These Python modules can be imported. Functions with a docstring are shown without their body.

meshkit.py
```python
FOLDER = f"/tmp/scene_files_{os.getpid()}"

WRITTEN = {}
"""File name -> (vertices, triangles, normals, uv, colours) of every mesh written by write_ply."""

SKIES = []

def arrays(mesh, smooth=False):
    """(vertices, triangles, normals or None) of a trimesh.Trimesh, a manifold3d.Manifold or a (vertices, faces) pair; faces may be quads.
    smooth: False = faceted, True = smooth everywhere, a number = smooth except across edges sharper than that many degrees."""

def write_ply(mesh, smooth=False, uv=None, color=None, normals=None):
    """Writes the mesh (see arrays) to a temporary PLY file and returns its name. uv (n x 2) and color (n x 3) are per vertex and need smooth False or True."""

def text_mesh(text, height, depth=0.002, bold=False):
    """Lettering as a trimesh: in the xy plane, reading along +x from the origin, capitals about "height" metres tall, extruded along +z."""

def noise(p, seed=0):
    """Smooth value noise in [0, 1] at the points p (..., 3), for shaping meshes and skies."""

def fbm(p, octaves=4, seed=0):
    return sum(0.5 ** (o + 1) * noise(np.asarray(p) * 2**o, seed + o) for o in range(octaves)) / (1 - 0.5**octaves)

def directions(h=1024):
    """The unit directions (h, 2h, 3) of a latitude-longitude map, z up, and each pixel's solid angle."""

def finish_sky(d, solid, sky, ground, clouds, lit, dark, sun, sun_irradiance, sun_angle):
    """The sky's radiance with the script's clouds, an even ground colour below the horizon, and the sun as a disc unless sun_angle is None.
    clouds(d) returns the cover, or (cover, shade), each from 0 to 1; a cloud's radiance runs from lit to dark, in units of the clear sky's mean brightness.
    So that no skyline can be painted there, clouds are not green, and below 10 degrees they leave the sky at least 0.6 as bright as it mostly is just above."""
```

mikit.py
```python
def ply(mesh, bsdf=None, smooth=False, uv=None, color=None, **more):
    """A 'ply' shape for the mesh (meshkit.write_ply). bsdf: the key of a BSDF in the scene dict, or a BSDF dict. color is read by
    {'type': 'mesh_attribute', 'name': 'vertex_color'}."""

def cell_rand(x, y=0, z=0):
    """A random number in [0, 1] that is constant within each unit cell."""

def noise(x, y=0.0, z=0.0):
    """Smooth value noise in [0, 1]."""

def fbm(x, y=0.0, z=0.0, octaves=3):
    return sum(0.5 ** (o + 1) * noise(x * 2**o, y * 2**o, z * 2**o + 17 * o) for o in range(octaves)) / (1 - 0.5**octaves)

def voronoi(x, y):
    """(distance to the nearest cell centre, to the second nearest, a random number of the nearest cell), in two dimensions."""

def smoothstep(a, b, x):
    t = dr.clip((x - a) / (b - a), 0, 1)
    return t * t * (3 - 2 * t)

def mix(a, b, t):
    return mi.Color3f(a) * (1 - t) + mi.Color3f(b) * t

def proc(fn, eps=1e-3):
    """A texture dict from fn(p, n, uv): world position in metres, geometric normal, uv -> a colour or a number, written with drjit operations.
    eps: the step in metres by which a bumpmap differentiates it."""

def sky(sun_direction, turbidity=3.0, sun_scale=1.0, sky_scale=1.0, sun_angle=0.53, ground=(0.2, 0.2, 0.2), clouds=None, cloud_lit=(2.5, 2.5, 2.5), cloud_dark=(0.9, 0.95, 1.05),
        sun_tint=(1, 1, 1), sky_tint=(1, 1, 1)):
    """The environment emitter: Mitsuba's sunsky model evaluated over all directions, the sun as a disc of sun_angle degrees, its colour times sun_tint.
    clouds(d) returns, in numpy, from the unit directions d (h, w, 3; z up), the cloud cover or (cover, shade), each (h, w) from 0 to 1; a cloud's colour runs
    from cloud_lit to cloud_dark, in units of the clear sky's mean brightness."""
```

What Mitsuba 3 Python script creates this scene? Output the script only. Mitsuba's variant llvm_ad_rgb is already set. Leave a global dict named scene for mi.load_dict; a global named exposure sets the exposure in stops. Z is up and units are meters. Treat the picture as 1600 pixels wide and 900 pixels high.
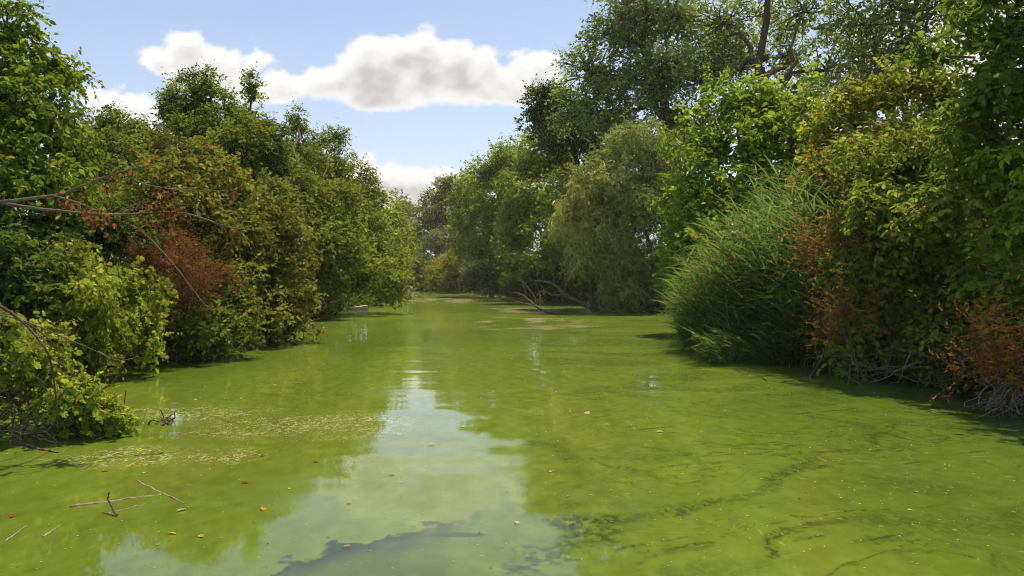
import math
import numpy as np, drjit as dr, mitsuba as mi, mikit, meshkit, trimesh
from mikit import proc, noise, fbm, smoothstep, mix

T = mi.ScalarTransform4f
scene, labels = {}, {}

# ------------------------------------------------------------------ camera, light, exposure
F, CX, HY, CAM_H = 1256.0, 800.0, 440.0, 1.2          # focal length in photo pixels, principal column, horizon row, eye height above the water
exposure = 2.45
PITCH = math.atan((450 - HY) / F)
scene['camera'] = {'type': 'perspective', 'fov': 2 * math.degrees(math.atan(800 / F)), 'fov_axis': 'x', 'near_clip': 0.05, 'far_clip': 4000.0,
                   'to_world': T().look_at(origin=[0, 0, CAM_H], target=[0, math.cos(PITCH), CAM_H - math.sin(PITCH)], up=[0, 0, 1])}
SUN = np.array([0.16, 0.41, 0.90])


BLOBS = [(600, 105, 80, 50), (655, 80, 70, 42), (560, 85, 38, 30), (640, 130, 110, 40), (720, 125, 90, 40), (800, 118, 75, 42), (855, 116, 42, 40), (520, 125, 55, 28), (455, 140, 50, 22), (590, 160, 40, 18), (780, 150, 70, 18),
         (310, 90, 55, 34), (352, 112, 58, 34), (256, 97, 34, 12), (290, 72, 32, 20), (405, 100, 24, 10), (300, 130, 40, 20), (190, 160, 60, 26), (225, 188, 75, 30), (380, 150, 60, 22),
         (600, 272, 60, 28), (575, 290, 50, 26), (600, 320, 70, 30), (670, 285, 80, 24), (640, 315, 110, 36), (712, 288, 60, 34), (700, 315, 70, 34), (1420, 70, 210, 100), (1240, 170, 110, 60), (1560, 30, 150, 80), (1100, 215, 90, 40)]


def cloud_field(px, py):
    f = 0
    for x, y, rx, ry in BLOBS:
        f = f + np.exp(-1.1 * (((px - x) / rx) ** 2 + ((py - y) / ry) ** 2))
    return np.minimum(f, 2.0)


def clouds(d):
    yy = np.maximum(d[..., 1], 1e-3)
    px, py = CX + F * d[..., 0] / yy, HY - F * d[..., 2] / yy
    q = np.stack([px / 70, py / 55, np.zeros_like(px)], -1)

    def field(x, y):
        p = np.stack([x / 62, y / 50, np.zeros_like(x)], -1)
        w = meshkit.fbm(p + 40, 4, 5) - 0.5
        n = meshkit.fbm(p * 1.3, 6, 37) - 0.5
        billow = np.abs(meshkit.fbm(p * 2.6 + 5, 4, 17) - 0.5)
        g = cloud_field(x + 60 * w, y + 42 * n)
        return g - 0.54 + 1.25 * n * np.exp(-0.2 * g) + 0.6 * w - 0.55 * billow + 0.35 * (meshkit.fbm(p * 6, 3, 51) - 0.5)

    f0, fs = field(px, py), field(px - 5, py - 20)
    # other cumulus over the rest of the sky, on a flat layer seen in perspective
    zz = np.maximum(d[..., 2], 0.03)
    g = np.stack([d[..., 0] / zz * 0.9 + 3, d[..., 1] / zz * 0.9 + 8, 0 * zz], -1)
    rest = (meshkit.fbm(g, 5, 21) - 0.56) * 6
    rests = (meshkit.fbm(g + np.array([0.12, 0.16, 0]), 4, 21) - 0.53) * 5
    near = (d[..., 1] > 0.12) & (np.abs(px - 800) < 1500) & (py > -520)
    f, s = np.where(near, f0, rest), np.where(near, fs, rests)
    cover = np.clip((f + 0.12) / 0.55, 0, 1)
    cover = cover * cover * (3 - 2 * cover)
    puff = meshkit.fbm(q * 2.2 + 9, 4, 41)
    shade = np.clip((np.minimum(s, 1.1 * f) - 0.22) / 1.1, 0, 1) * np.clip(1.9 * puff - 0.1, 0, 1.1) * 0.8
    veil = 0.10 + 0.25 * np.clip(1 - d[..., 2] / 0.30, 0, 1)
    cover = np.maximum(cover, veil * (0.6 + 0.8 * meshkit.fbm(q * 0.25, 3, 8)) * 0.8)
    return cover, np.where(cover < 0.4, 0.2, shade)


scene['sky'] = mikit.sky(SUN.tolist(), turbidity=3.0, clouds=clouds, sky_scale=0.9, cloud_lit=(2.15, 2.13, 2.09), cloud_dark=(1.2, 1.17, 1.15), sky_tint=(1.17, 1.01, 0.90), sun_tint=(1.10, 1.0, 0.84))


def at(px, py, d):
    """The point seen at this pixel of the photograph, d metres ahead of the camera."""
    return np.array([(px - CX) / F * d, d, CAM_H - (py - HY) / F * d])


def on_water(px, py, z=0.0):
    return at(px, py, F * (CAM_H - z) / (py - HY))


# ------------------------------------------------------------------ materials
def leaf_material(rough, trans, spec=1.45):
    return {'type': 'principledthin', 'base_color': {'type': 'mesh_attribute', 'name': 'vertex_color'}, 'roughness': rough, 'diff_trans': trans, 'eta': spec, 'spec_trans': 0.0}


scene['leaf_glossy'] = leaf_material(0.32, 1.0)
scene['leaf_matte'] = leaf_material(0.6, 1.0, 1.35)


def bark(p, n, uv):
    k = fbm(p.x * 22, p.y * 22, p.z * 5, 3)
    return mix((0.045, 0.036, 0.027), (0.15, 0.125, 0.10), k)


def dead(p, n, uv):
    k = fbm(p.x * 30, p.y * 30, p.z * 30, 3)
    return mix((0.07, 0.058, 0.045), (0.27, 0.24, 0.195), k)


def soil(p, n, uv):
    k = fbm(p.x * 1.7, p.y * 1.7, 0, 4)
    return mix((0.018, 0.014, 0.009), (0.035, 0.04, 0.014), k)


def driftwood(p, n, uv):
    k = fbm(p.x * 40, p.y * 40, p.z * 40, 3)
    return mix((0.08, 0.066, 0.05), (0.30, 0.27, 0.22), k)


scene['pale_wood'] = {'type': 'twosided', 'bsdf': {'type': 'diffuse', 'reflectance': proc(driftwood)}}
scene['bark'] = {'type': 'twosided', 'bsdf': {'type': 'diffuse', 'reflectance': proc(bark)}}
scene['dead_wood'] = {'type': 'twosided', 'bsdf': {'type': 'diffuse', 'reflectance': proc(dead)}}
scene['soil'] = {'type': 'twosided', 'bsdf': {'type': 'diffuse', 'reflectance': proc(soil)}}

# ---- water: a clear, nearly still surface over a bloom of algae, thin in places
WEDGE = [tuple(on_water(*q)[:2]) for q in ((440, 900), (520, 850), (640, 822), (720, 832))]


def swirl(p):
    wx = fbm(p.x * 0.55 + 3, p.y * 0.42, 1.0, 3) - 0.5
    wy = fbm(p.x * 0.55 + 9, p.y * 0.42 + 5, 4.0, 3) - 0.5
    u = p.x * 0.55 - p.y * 0.22 + 2.2 * wx
    v = p.y * 0.75 + p.x * 0.18 + 2.2 * wy
    return u, v


def blob(p, x, y, rx, ry):
    return 1 - dr.square((p.x - x) / rx) - dr.square((p.y - y) / ry)


def thin_mask(p):
    """1 where the bloom is missing and the dark water shows."""
    w = fbm(p.x * 6, p.y * 6, 0, 5) - 0.5
    w2 = fbm(p.x * 1.8 + 4, p.y * 1.8, 3.0, 3) - 0.5
    g = fbm(p.x * 30, p.y * 22, 2.0, 2)
    x, y = p.x + 0.12 * w + 0.35 * w2, p.y + 0.20 * w + 0.35 * w2
    # the long torn edge in front of the boat, fading out towards the boat, and the ragged gap to its right
    edge = y - 3.33 - (x + 0.98) * (1.25 - 0.5 * (x + 0.98))
    a = smoothstep(0.0, 0.05, 0.08 - edge - 0.34 * w - 0.10 * (fbm(p.x * 19, p.y * 19, 5.0, 2) - 0.5)) * smoothstep(-0.22, -0.50, x + 0.4 * w) * smoothstep(-1.25, -1.05, x) * (0.40 + 0.60 * smoothstep(-0.34, 0.06, edge + 0.5 * w2 + 0.2 * w))
    arm = smoothstep(-0.2, 0.5, blob(p, -0.33, 3.80, 0.20, 0.045) + 2.0 * w) * 0.7
    b = smoothstep(-0.1, 0.9, blob(p, 0.30, 3.95, 0.20, 0.34) + 3.2 * w + 1.2 * w2) * smoothstep(0.25, 0.6, g)
    c = smoothstep(0.0, 1.0, blob(p, 0.18, 3.45, 0.22, 0.42) + 3.4 * w) * smoothstep(0.35, 0.65, g)
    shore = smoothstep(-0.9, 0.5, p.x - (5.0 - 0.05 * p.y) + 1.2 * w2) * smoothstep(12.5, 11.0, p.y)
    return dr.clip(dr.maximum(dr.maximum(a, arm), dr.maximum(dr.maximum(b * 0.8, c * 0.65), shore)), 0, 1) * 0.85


EDDIES = [([tuple(on_water(*q)[:2]) for q in way], wide, deep) for way, wide, deep in (
    ([(830, 690), (880, 700), (920, 730), (950, 765), (1000, 790), (1060, 783)], 0.15, 0.55),
    ([(960, 812), (1030, 800), (1090, 785), (1140, 778), (1190, 758), (1235, 728)], 0.13, 0.95),
    ([(1235, 732), (1285, 706), (1350, 692), (1376, 678), (1340, 662), (1270, 655)], 0.10, 0.7),
    ([(930, 715), (1000, 742), (1070, 757), (1092, 735), (1070, 712), (1010, 700)], 0.06, 0.6),
    ([(1080, 692), (1160, 702), (1230, 694)], 0.06, 0.5), ([(1000, 876), (1060, 858), (1120, 846)], 0.045, 0.8),
    ([(1210, 880), (1228, 842), (1262, 834), (1318, 812)], 0.04, 0.9), ([(1345, 838), (1410, 832)], 0.030, 0.9), ([(1320, 802), (1365, 796)], 0.022, 0.9),
    ([(1480, 826), (1530, 818)], 0.020, 0.8), ([(1400, 792), (1490, 785)], 0.022, 0.7), ([(1270, 816), (1295, 810)], 0.022, 0.8), ([(1545, 884), (1568, 872)], 0.03, 0.8),
    ([(1410, 770), (1470, 760)], 0.03, 0.5), ([(960, 860), (985, 850), (1010, 852)], 0.03, 0.8))]


def algae(p, n, uv):
    u, v = swirl(p)
    big = fbm(p.x * 0.35, p.y * 0.18, 2.0, 3)
    fine = fbm(p.x * 14, p.y * 9, 0.0, 3)
    c = mix((0.052, 0.091, 0.011), (0.078, 0.121, 0.016), smoothstep(0.3, 0.7, big))
    c *= 0.80 + 0.40 * fine
    # drawn-out streaks and eddies where the bloom is thin, mostly right of the middle
    grit = 0.55 * noise(p.x * 62, p.y * 44, 6.0) + 0.45 * noise(p.x * 27, p.y * 20, 16.0)
    where = smoothstep(0.40, 0.60, fbm(u * 0.9 + 7, v * 0.9, 3.0, 2))
    line = smoothstep(0.016, 0.0, dr.abs(fbm(u * 1.5, v * 1.5, 7.0, 5) - 0.5)) * where * 0.7
    f3 = fbm(u * 2.1 + 50, v * 3.4, 17.0, 5)
    line = dr.maximum(line, dr.maximum(smoothstep(0.014, 0.0, dr.abs(f3 - 0.46)), smoothstep(0.012, 0.0, dr.abs(f3 - 0.55))) * where * 0.6)
    broad = smoothstep(0.46, 0.74, fbm(u * 1.1 + 20, v * 2.4, 5.0, 5)) * 0.5
    right = smoothstep(-0.3, 1.2, p.x + 0.02 * p.y) * 0.9 + 0.1
    along, across = p.x * 0.90 + p.y * 0.44, p.y * 0.90 - p.x * 0.44
    dash = smoothstep(0.62, 0.84, fbm(along * 3.4 + 31, across * 17.0, 2.0, 3)) * smoothstep(0.42, 0.62, fbm(p.x * 1.3, p.y * 1.1, 14.0, 2))
    # the eddies that the boat left: long curved lines of thin bloom
    qx, qy = p.x + 0.30 * (fbm(p.x * 2.3, p.y * 1.7, 31.0, 4) - 0.5), p.y + 0.42 * (fbm(p.x * 2.3 + 9, p.y * 1.7, 33.0, 4) - 0.5)
    eddy = mi.Float(0)
    for way, wide, deep in EDDIES:
        near = mi.Float(9)
        for (ax, ay), (bx, by) in zip(way[:-1], way[1:]):
            ex, ey = bx - ax, by - ay
            t = dr.clip(((qx - ax) * ex + (qy - ay) * ey) / (ex * ex + ey * ey), 0, 1)
            near = dr.minimum(near, dr.sqrt(dr.square(qx - ax - t * ex) + dr.square(qy - ay - t * ey)))
        eddy = dr.maximum(eddy, smoothstep(wide, 0.15 * wide, near) * deep)
    eddy *= 0.55 + 0.45 * smoothstep(0.35, 0.6, fbm(p.x * 3.1, p.y * 2.6, 23.0, 3))
    dark = dr.maximum(dr.maximum(line, broad), dash * 0.8) * right
    dark = dr.maximum(dark, eddy) * (0.40 + 0.60 * smoothstep(0.36, 0.58, grit))
    dark = dr.clip(dark, 0, 1) * smoothstep(40, 14, p.y)
    c = mix(c, (0.016, 0.027, 0.008), dark * 0.88)
    # pale floating scum: rafts of fine specks
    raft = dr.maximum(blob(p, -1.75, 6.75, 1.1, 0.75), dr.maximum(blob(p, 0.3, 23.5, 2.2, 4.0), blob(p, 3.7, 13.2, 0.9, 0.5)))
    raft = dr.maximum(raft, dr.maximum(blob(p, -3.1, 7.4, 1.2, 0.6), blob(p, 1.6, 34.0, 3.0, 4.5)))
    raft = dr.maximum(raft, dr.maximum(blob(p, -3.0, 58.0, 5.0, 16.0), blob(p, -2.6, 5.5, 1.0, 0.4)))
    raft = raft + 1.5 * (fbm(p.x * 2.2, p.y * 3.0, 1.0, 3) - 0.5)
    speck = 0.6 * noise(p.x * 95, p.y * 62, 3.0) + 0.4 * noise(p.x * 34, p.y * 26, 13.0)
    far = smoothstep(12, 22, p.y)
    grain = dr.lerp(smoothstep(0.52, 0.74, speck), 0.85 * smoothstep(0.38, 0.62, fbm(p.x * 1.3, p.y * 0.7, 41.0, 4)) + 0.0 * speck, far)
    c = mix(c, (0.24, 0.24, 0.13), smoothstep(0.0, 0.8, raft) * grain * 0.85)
    lone = smoothstep(0.93, 0.97, noise(p.x * 21 + 5, p.y * 16, 8.0)) * smoothstep(0.45, 0.6, fbm(p.x * 0.8, p.y * 0.6, 11.0, 2)) * smoothstep(18, 9, p.y)
    c = mix(c, (0.26, 0.27, 0.13), lone * 0.35)
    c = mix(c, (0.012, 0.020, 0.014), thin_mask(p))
    return c


def ripple(p, n, uv):
    a = fbm(p.x * 0.7, p.y * 1.9, 0.0, 2) * 0.0035 + fbm(p.x * 0.6 + 5, p.y * 3.6, 3.0, 1) * 0.0034 * smoothstep(3.6, 5.0, p.y)
    b = fbm(p.x * 2.2 + 0.4 * p.y, p.y * 5.0, 5.0, 1) * 0.0005
    calm = 0.25 + 0.75 * smoothstep(0.35, 0.65, fbm(p.x * 0.25, p.y * 0.35, 9.0, 2))
    return (a + b * calm) * (0.6 + 0.4 * smoothstep(5.0, 9.0, p.y))


def wet(p, n, uv):
    return 0.03 + 0.08 * smoothstep(0.45, 0.75, fbm(p.x * 1.3, p.y * 1.1, 4.0, 3))


scene['water_surface'] = {'type': 'twosided', 'bsdf': {'type': 'bumpmap', 'arbitrary': proc(ripple, 4e-3), 'scale': 1.0,
                          'bsdf': {'type': 'principled', 'base_color': proc(algae), 'roughness': proc(wet), 'eta': 1.33}}}

# ------------------------------------------------------------------ the setting: water and banks
SHORE_L = np.array([(-40, -7), (0, -5.5), (4.5, -4.6), (6.2, -4.2), (10, -5.2), (12.6, -5.0), (16.7, -4.7), (22, -5.8), (26.4, -6.5), (34, -6.5), (50, -6.9), (70, -9.0), (84, -11.5), (100, -16), (140, -40)])
SHORE_R = np.array([(-40, 8), (0, 6.5), (5, 5.3), (7.2, 4.75), (8.9, 4.7), (11.2, 4.5), (14.3, 3.4), (18, 4.6), (24, 5.8), (30, 5.6), (33.5, 4.3), (42, 3.2), (50, 2.2), (60, 0.6), (70, -1.2), (84, -4.0), (92, -6.5), (100, -9.5), (140, -30)])


def ground_z(x, y):
    xl, xr = np.interp(y, SHORE_L[:, 0], SHORE_L[:, 1]), np.interp(y, SHORE_R[:, 0], SHORE_R[:, 1])
    out = np.maximum(xl - x, x - xr)                    # metres beyond the shore
    n = meshkit.fbm(np.stack([x * 0.35, y * 0.35, 0 * x], -1), 3, 4) - 0.5
    s = np.clip((out + 0.4 + n) / 1.4, 0, 1)
    return -0.5 + 0.85 * s * s * (3 - 2 * s) + np.clip(out, 0, 14) * 0.05 + np.clip(out, 0, 6) * 0.12 * n


gx = np.concatenate([[-600, -300, -120, -60, -40], np.arange(-30, 30.1, 0.6), [40, 60, 120, 300, 600]])
gy = np.concatenate([[-300, -150, -60, -30], np.arange(-12, 120.1, 0.8), [130, 150, 200, 400, 700]])
X, Y = np.meshgrid(gx, gy, indexing='ij')
V = np.stack([X, Y, ground_z(X, Y)], -1).reshape(-1, 3)
ny = len(gy)
i, j = np.meshgrid(np.arange(len(gx) - 1), np.arange(ny - 1), indexing='ij')
q = (i * ny + j).ravel()
scene['ground'] = mikit.ply((V, np.stack([q, q + ny, q + ny + 1, q + 1], 1)), 'soil', True)
labels['ground'] = {'label': 'dark overgrown soil banks on both sides of the channel', 'category': 'ground', 'kind': 'structure'}
wv = np.array([[-45, -40, 0], [45, -40, 0], [45, 135, 0], [-45, 135, 0.0]])
scene['water'] = mikit.ply((wv, np.array([[0, 1, 2], [0, 2, 3]])), 'water_surface', True, uv=wv[:, :2])
labels['water'] = {'label': 'still channel water covered with bright green algae', 'category': 'water', 'kind': 'structure'}


# ------------------------------------------------------------------ helpers for plants
def unit(v):
    return v / np.maximum(np.linalg.norm(v, axis=-1, keepdims=True), 1e-9)


LEAF = {
    # x along the leaf, y across, z along its normal, all in leaf lengths
    'small': (np.array([[0, 0, 0], [.45, .30, .07], [1, 0, -.06], [.45, -.30, .07]]), np.array([[0, 2, 1], [0, 3, 2]])),
    'lance': (np.array([[0, 0, 0], [.4, .12, .03], [1, 0, -.10], [.4, -.12, .03]]), np.array([[0, 2, 1], [0, 3, 2]])),
    'oval': (np.array([[0, 0, 0], [.3, .27, .06], [.68, .24, .02], [1, 0, -.12], [.68, -.24, .02], [.3, -.27, .06], [.5, 0, -.02]]),
             np.array([[0, 6, 1], [1, 6, 2], [2, 6, 3], [3, 6, 4], [4, 6, 5], [5, 6, 0]])),
    'grape': (np.array([[.12, 0, 0], [-.08, .26, .02], [.22, .52, -.03], [.42, .40, .05], [.72, .42, -.02], [.74, .18, .05], [1.02, 0, -.10], [.74, -.18, .05], [.72, -.42, -.02], [.42, -.40, .05], [.22, -.52, -.03], [-.08, -.26, .02]]),
              np.array([[0, 2, 1], [0, 3, 2], [0, 4, 3], [0, 5, 4], [0, 6, 5], [0, 7, 6], [0, 8, 7], [0, 9, 8], [0, 10, 9], [0, 11, 10]])),
}


def leaf_mesh(kind, p, axis, normal, size, color):
    v, f = LEAF[kind]
    x = unit(axis)
    z = unit(normal - (normal * x).sum(-1, keepdims=True) * x)
    y = np.cross(z, x)
    M = np.stack([x, y, z], -1) * size[:, None, None]
    vs = (np.einsum('nij,kj->nki', M, v) + p[:, None, :]).reshape(-1, 3)
    fs = (f[None] + (np.arange(len(p)) * len(v))[:, None, None]).reshape(-1, 3)
    return vs, fs, np.repeat(color, len(v), 0)


def put_leaves(key, kind, p, axis, normal, size, color, bsdf, stuff=True):
    v, f, c = leaf_mesh(kind, p, axis, normal, size, color)
    scene[key] = mikit.ply((v, f), bsdf, False, color=c)
    if stuff:
        labels[key] = {'kind': 'stuff'}


def tube(points, radii, sides=7):
    """A tapered tube along a polyline, closed at both ends."""
    P, R = np.asarray(points, float), np.asarray(radii, float)
    t = unit(np.gradient(P, axis=0))
    ref = np.array([0.31, 0.17, 0.93]) if abs(t[0][2]) < 0.8 else np.array([0.93, 0.3, 0.17])
    a = unit(np.cross(t, ref))
    b = np.cross(t, a)
    th = np.arange(sides) * 2 * np.pi / sides
    ring = a[:, None] * np.cos(th)[None, :, None] + b[:, None] * np.sin(th)[None, :, None]
    v = (P[:, None] + ring * R[:, None, None]).reshape(-1, 3)
    n = len(P)
    k, s = np.meshgrid(np.arange(n - 1), np.arange(sides), indexing='ij')
    k, s = k.ravel(), s.ravel()
    s2 = (s + 1) % sides
    f = np.concatenate([np.stack([k * sides + s, k * sides + s2, (k + 1) * sides + s2], 1), np.stack([k * sides + s, (k + 1) * sides + s2, (k + 1) * sides + s], 1)])
    c0, c1 = len(v), len(v) + 1
    v = np.vstack([v, P[:1], P[-1:]])
    e = np.arange(sides)
    e2 = (e + 1) % sides
    f = np.vstack([f, np.stack([e2, e, 0 * e + c0], 1), np.stack([(n - 1) * sides + e, (n - 1) * sides + e2, 0 * e + c1], 1)])
    return v, f


def join(parts):
    vs, fs, k = [], [], 0
    for v, f in parts:
        vs.append(v)
        fs.append(f + k)
        k += len(v)
    return np.vstack(vs), np.vstack(fs)


def bend(a, b, rng, sag=0.12, n=7, lift=0.0):
    """A crooked line from a to b."""
    a, b = np.asarray(a, float), np.asarray(b, float)
    t = np.linspace(0, 1, n)[:, None]
    L = np.linalg.norm(b - a)
    off = rng.normal(0, 1, 3) * sag * L
    w = rng.normal(0, 0.03 * L, (n, 3)) * np.sin(np.pi * t)
    return a + (b - a) * t + np.sin(np.pi * t) * off * 0.5 + w + np.sin(np.pi * t) * np.array([0, 0, lift * L])


def numbered(key):
    if key not in scene and key not in labels:
        return key
    k = 1
    while f'{key}_{k:03d}' in scene or f'{key}_{k:03d}' in labels:
        k += 1
    return f'{key}_{k:03d}'


def thing(name, label, category, group=None):
    key = numbered(name)
    labels[key] = {'label': label, 'category': category}
    if group:
        labels[key]['group'] = group
    return key


def rods(key, parts, bsdf='bark', stuff=False):
    scene[key] = mikit.ply(join(parts), bsdf, True)
    if stuff:
        labels[key] = {'kind': 'stuff'}


def lobe(px, py, d, rx, ry, rd=None):
    """A leafy mass: its centre and radii (across, deep, high), from where it shows in the photograph and how far away it stands."""
    k = d / F
    return at(px, py, d), np.array([rx * k, (rd if rd else 0.5 * (rx + ry) * 1.05) * k, ry * k])


GREEN = {
    'grape': ((0.115, 0.170, 0.018), (0.165, 0.205, 0.030), (0.23, 0.22, 0.03)),
    'bright': ((0.080, 0.135, 0.014), (0.115, 0.165, 0.020), (0.17, 0.18, 0.03)),
    'mid': ((0.064, 0.100, 0.014), (0.092, 0.125, 0.018), (0.13, 0.13, 0.025)),
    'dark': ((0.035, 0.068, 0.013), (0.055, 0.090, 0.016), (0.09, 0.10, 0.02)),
    'cotton': ((0.066, 0.102, 0.020), (0.090, 0.124, 0.028), (0.13, 0.145, 0.04)),
    'willow': ((0.076, 0.106, 0.026), (0.102, 0.128, 0.036), (0.14, 0.145, 0.04)),
    'grey': ((0.068, 0.098, 0.034), (0.090, 0.118, 0.046), (0.12, 0.135, 0.05)),
    'yellow': ((0.100, 0.125, 0.016), (0.145, 0.155, 0.02), (0.20, 0.17, 0.02)),
    'olive': ((0.075, 0.095, 0.016), (0.105, 0.115, 0.022), (0.16, 0.13, 0.03)),
    'rust': ((0.090, 0.042, 0.018), (0.130, 0.056, 0.022), (0.09, 0.085, 0.02)),
    'orange': ((0.21, 0.076, 0.020), (0.28, 0.110, 0.026), (0.13, 0.075, 0.02)),
    'russet': ((0.125, 0.056, 0.020), (0.19, 0.078, 0.024), (0.085, 0.10, 0.02)),
}


for _k in GREEN:
    GREEN[_k] = tuple(tuple(1.75 * x for x in c) for c in GREEN[_k])


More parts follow.
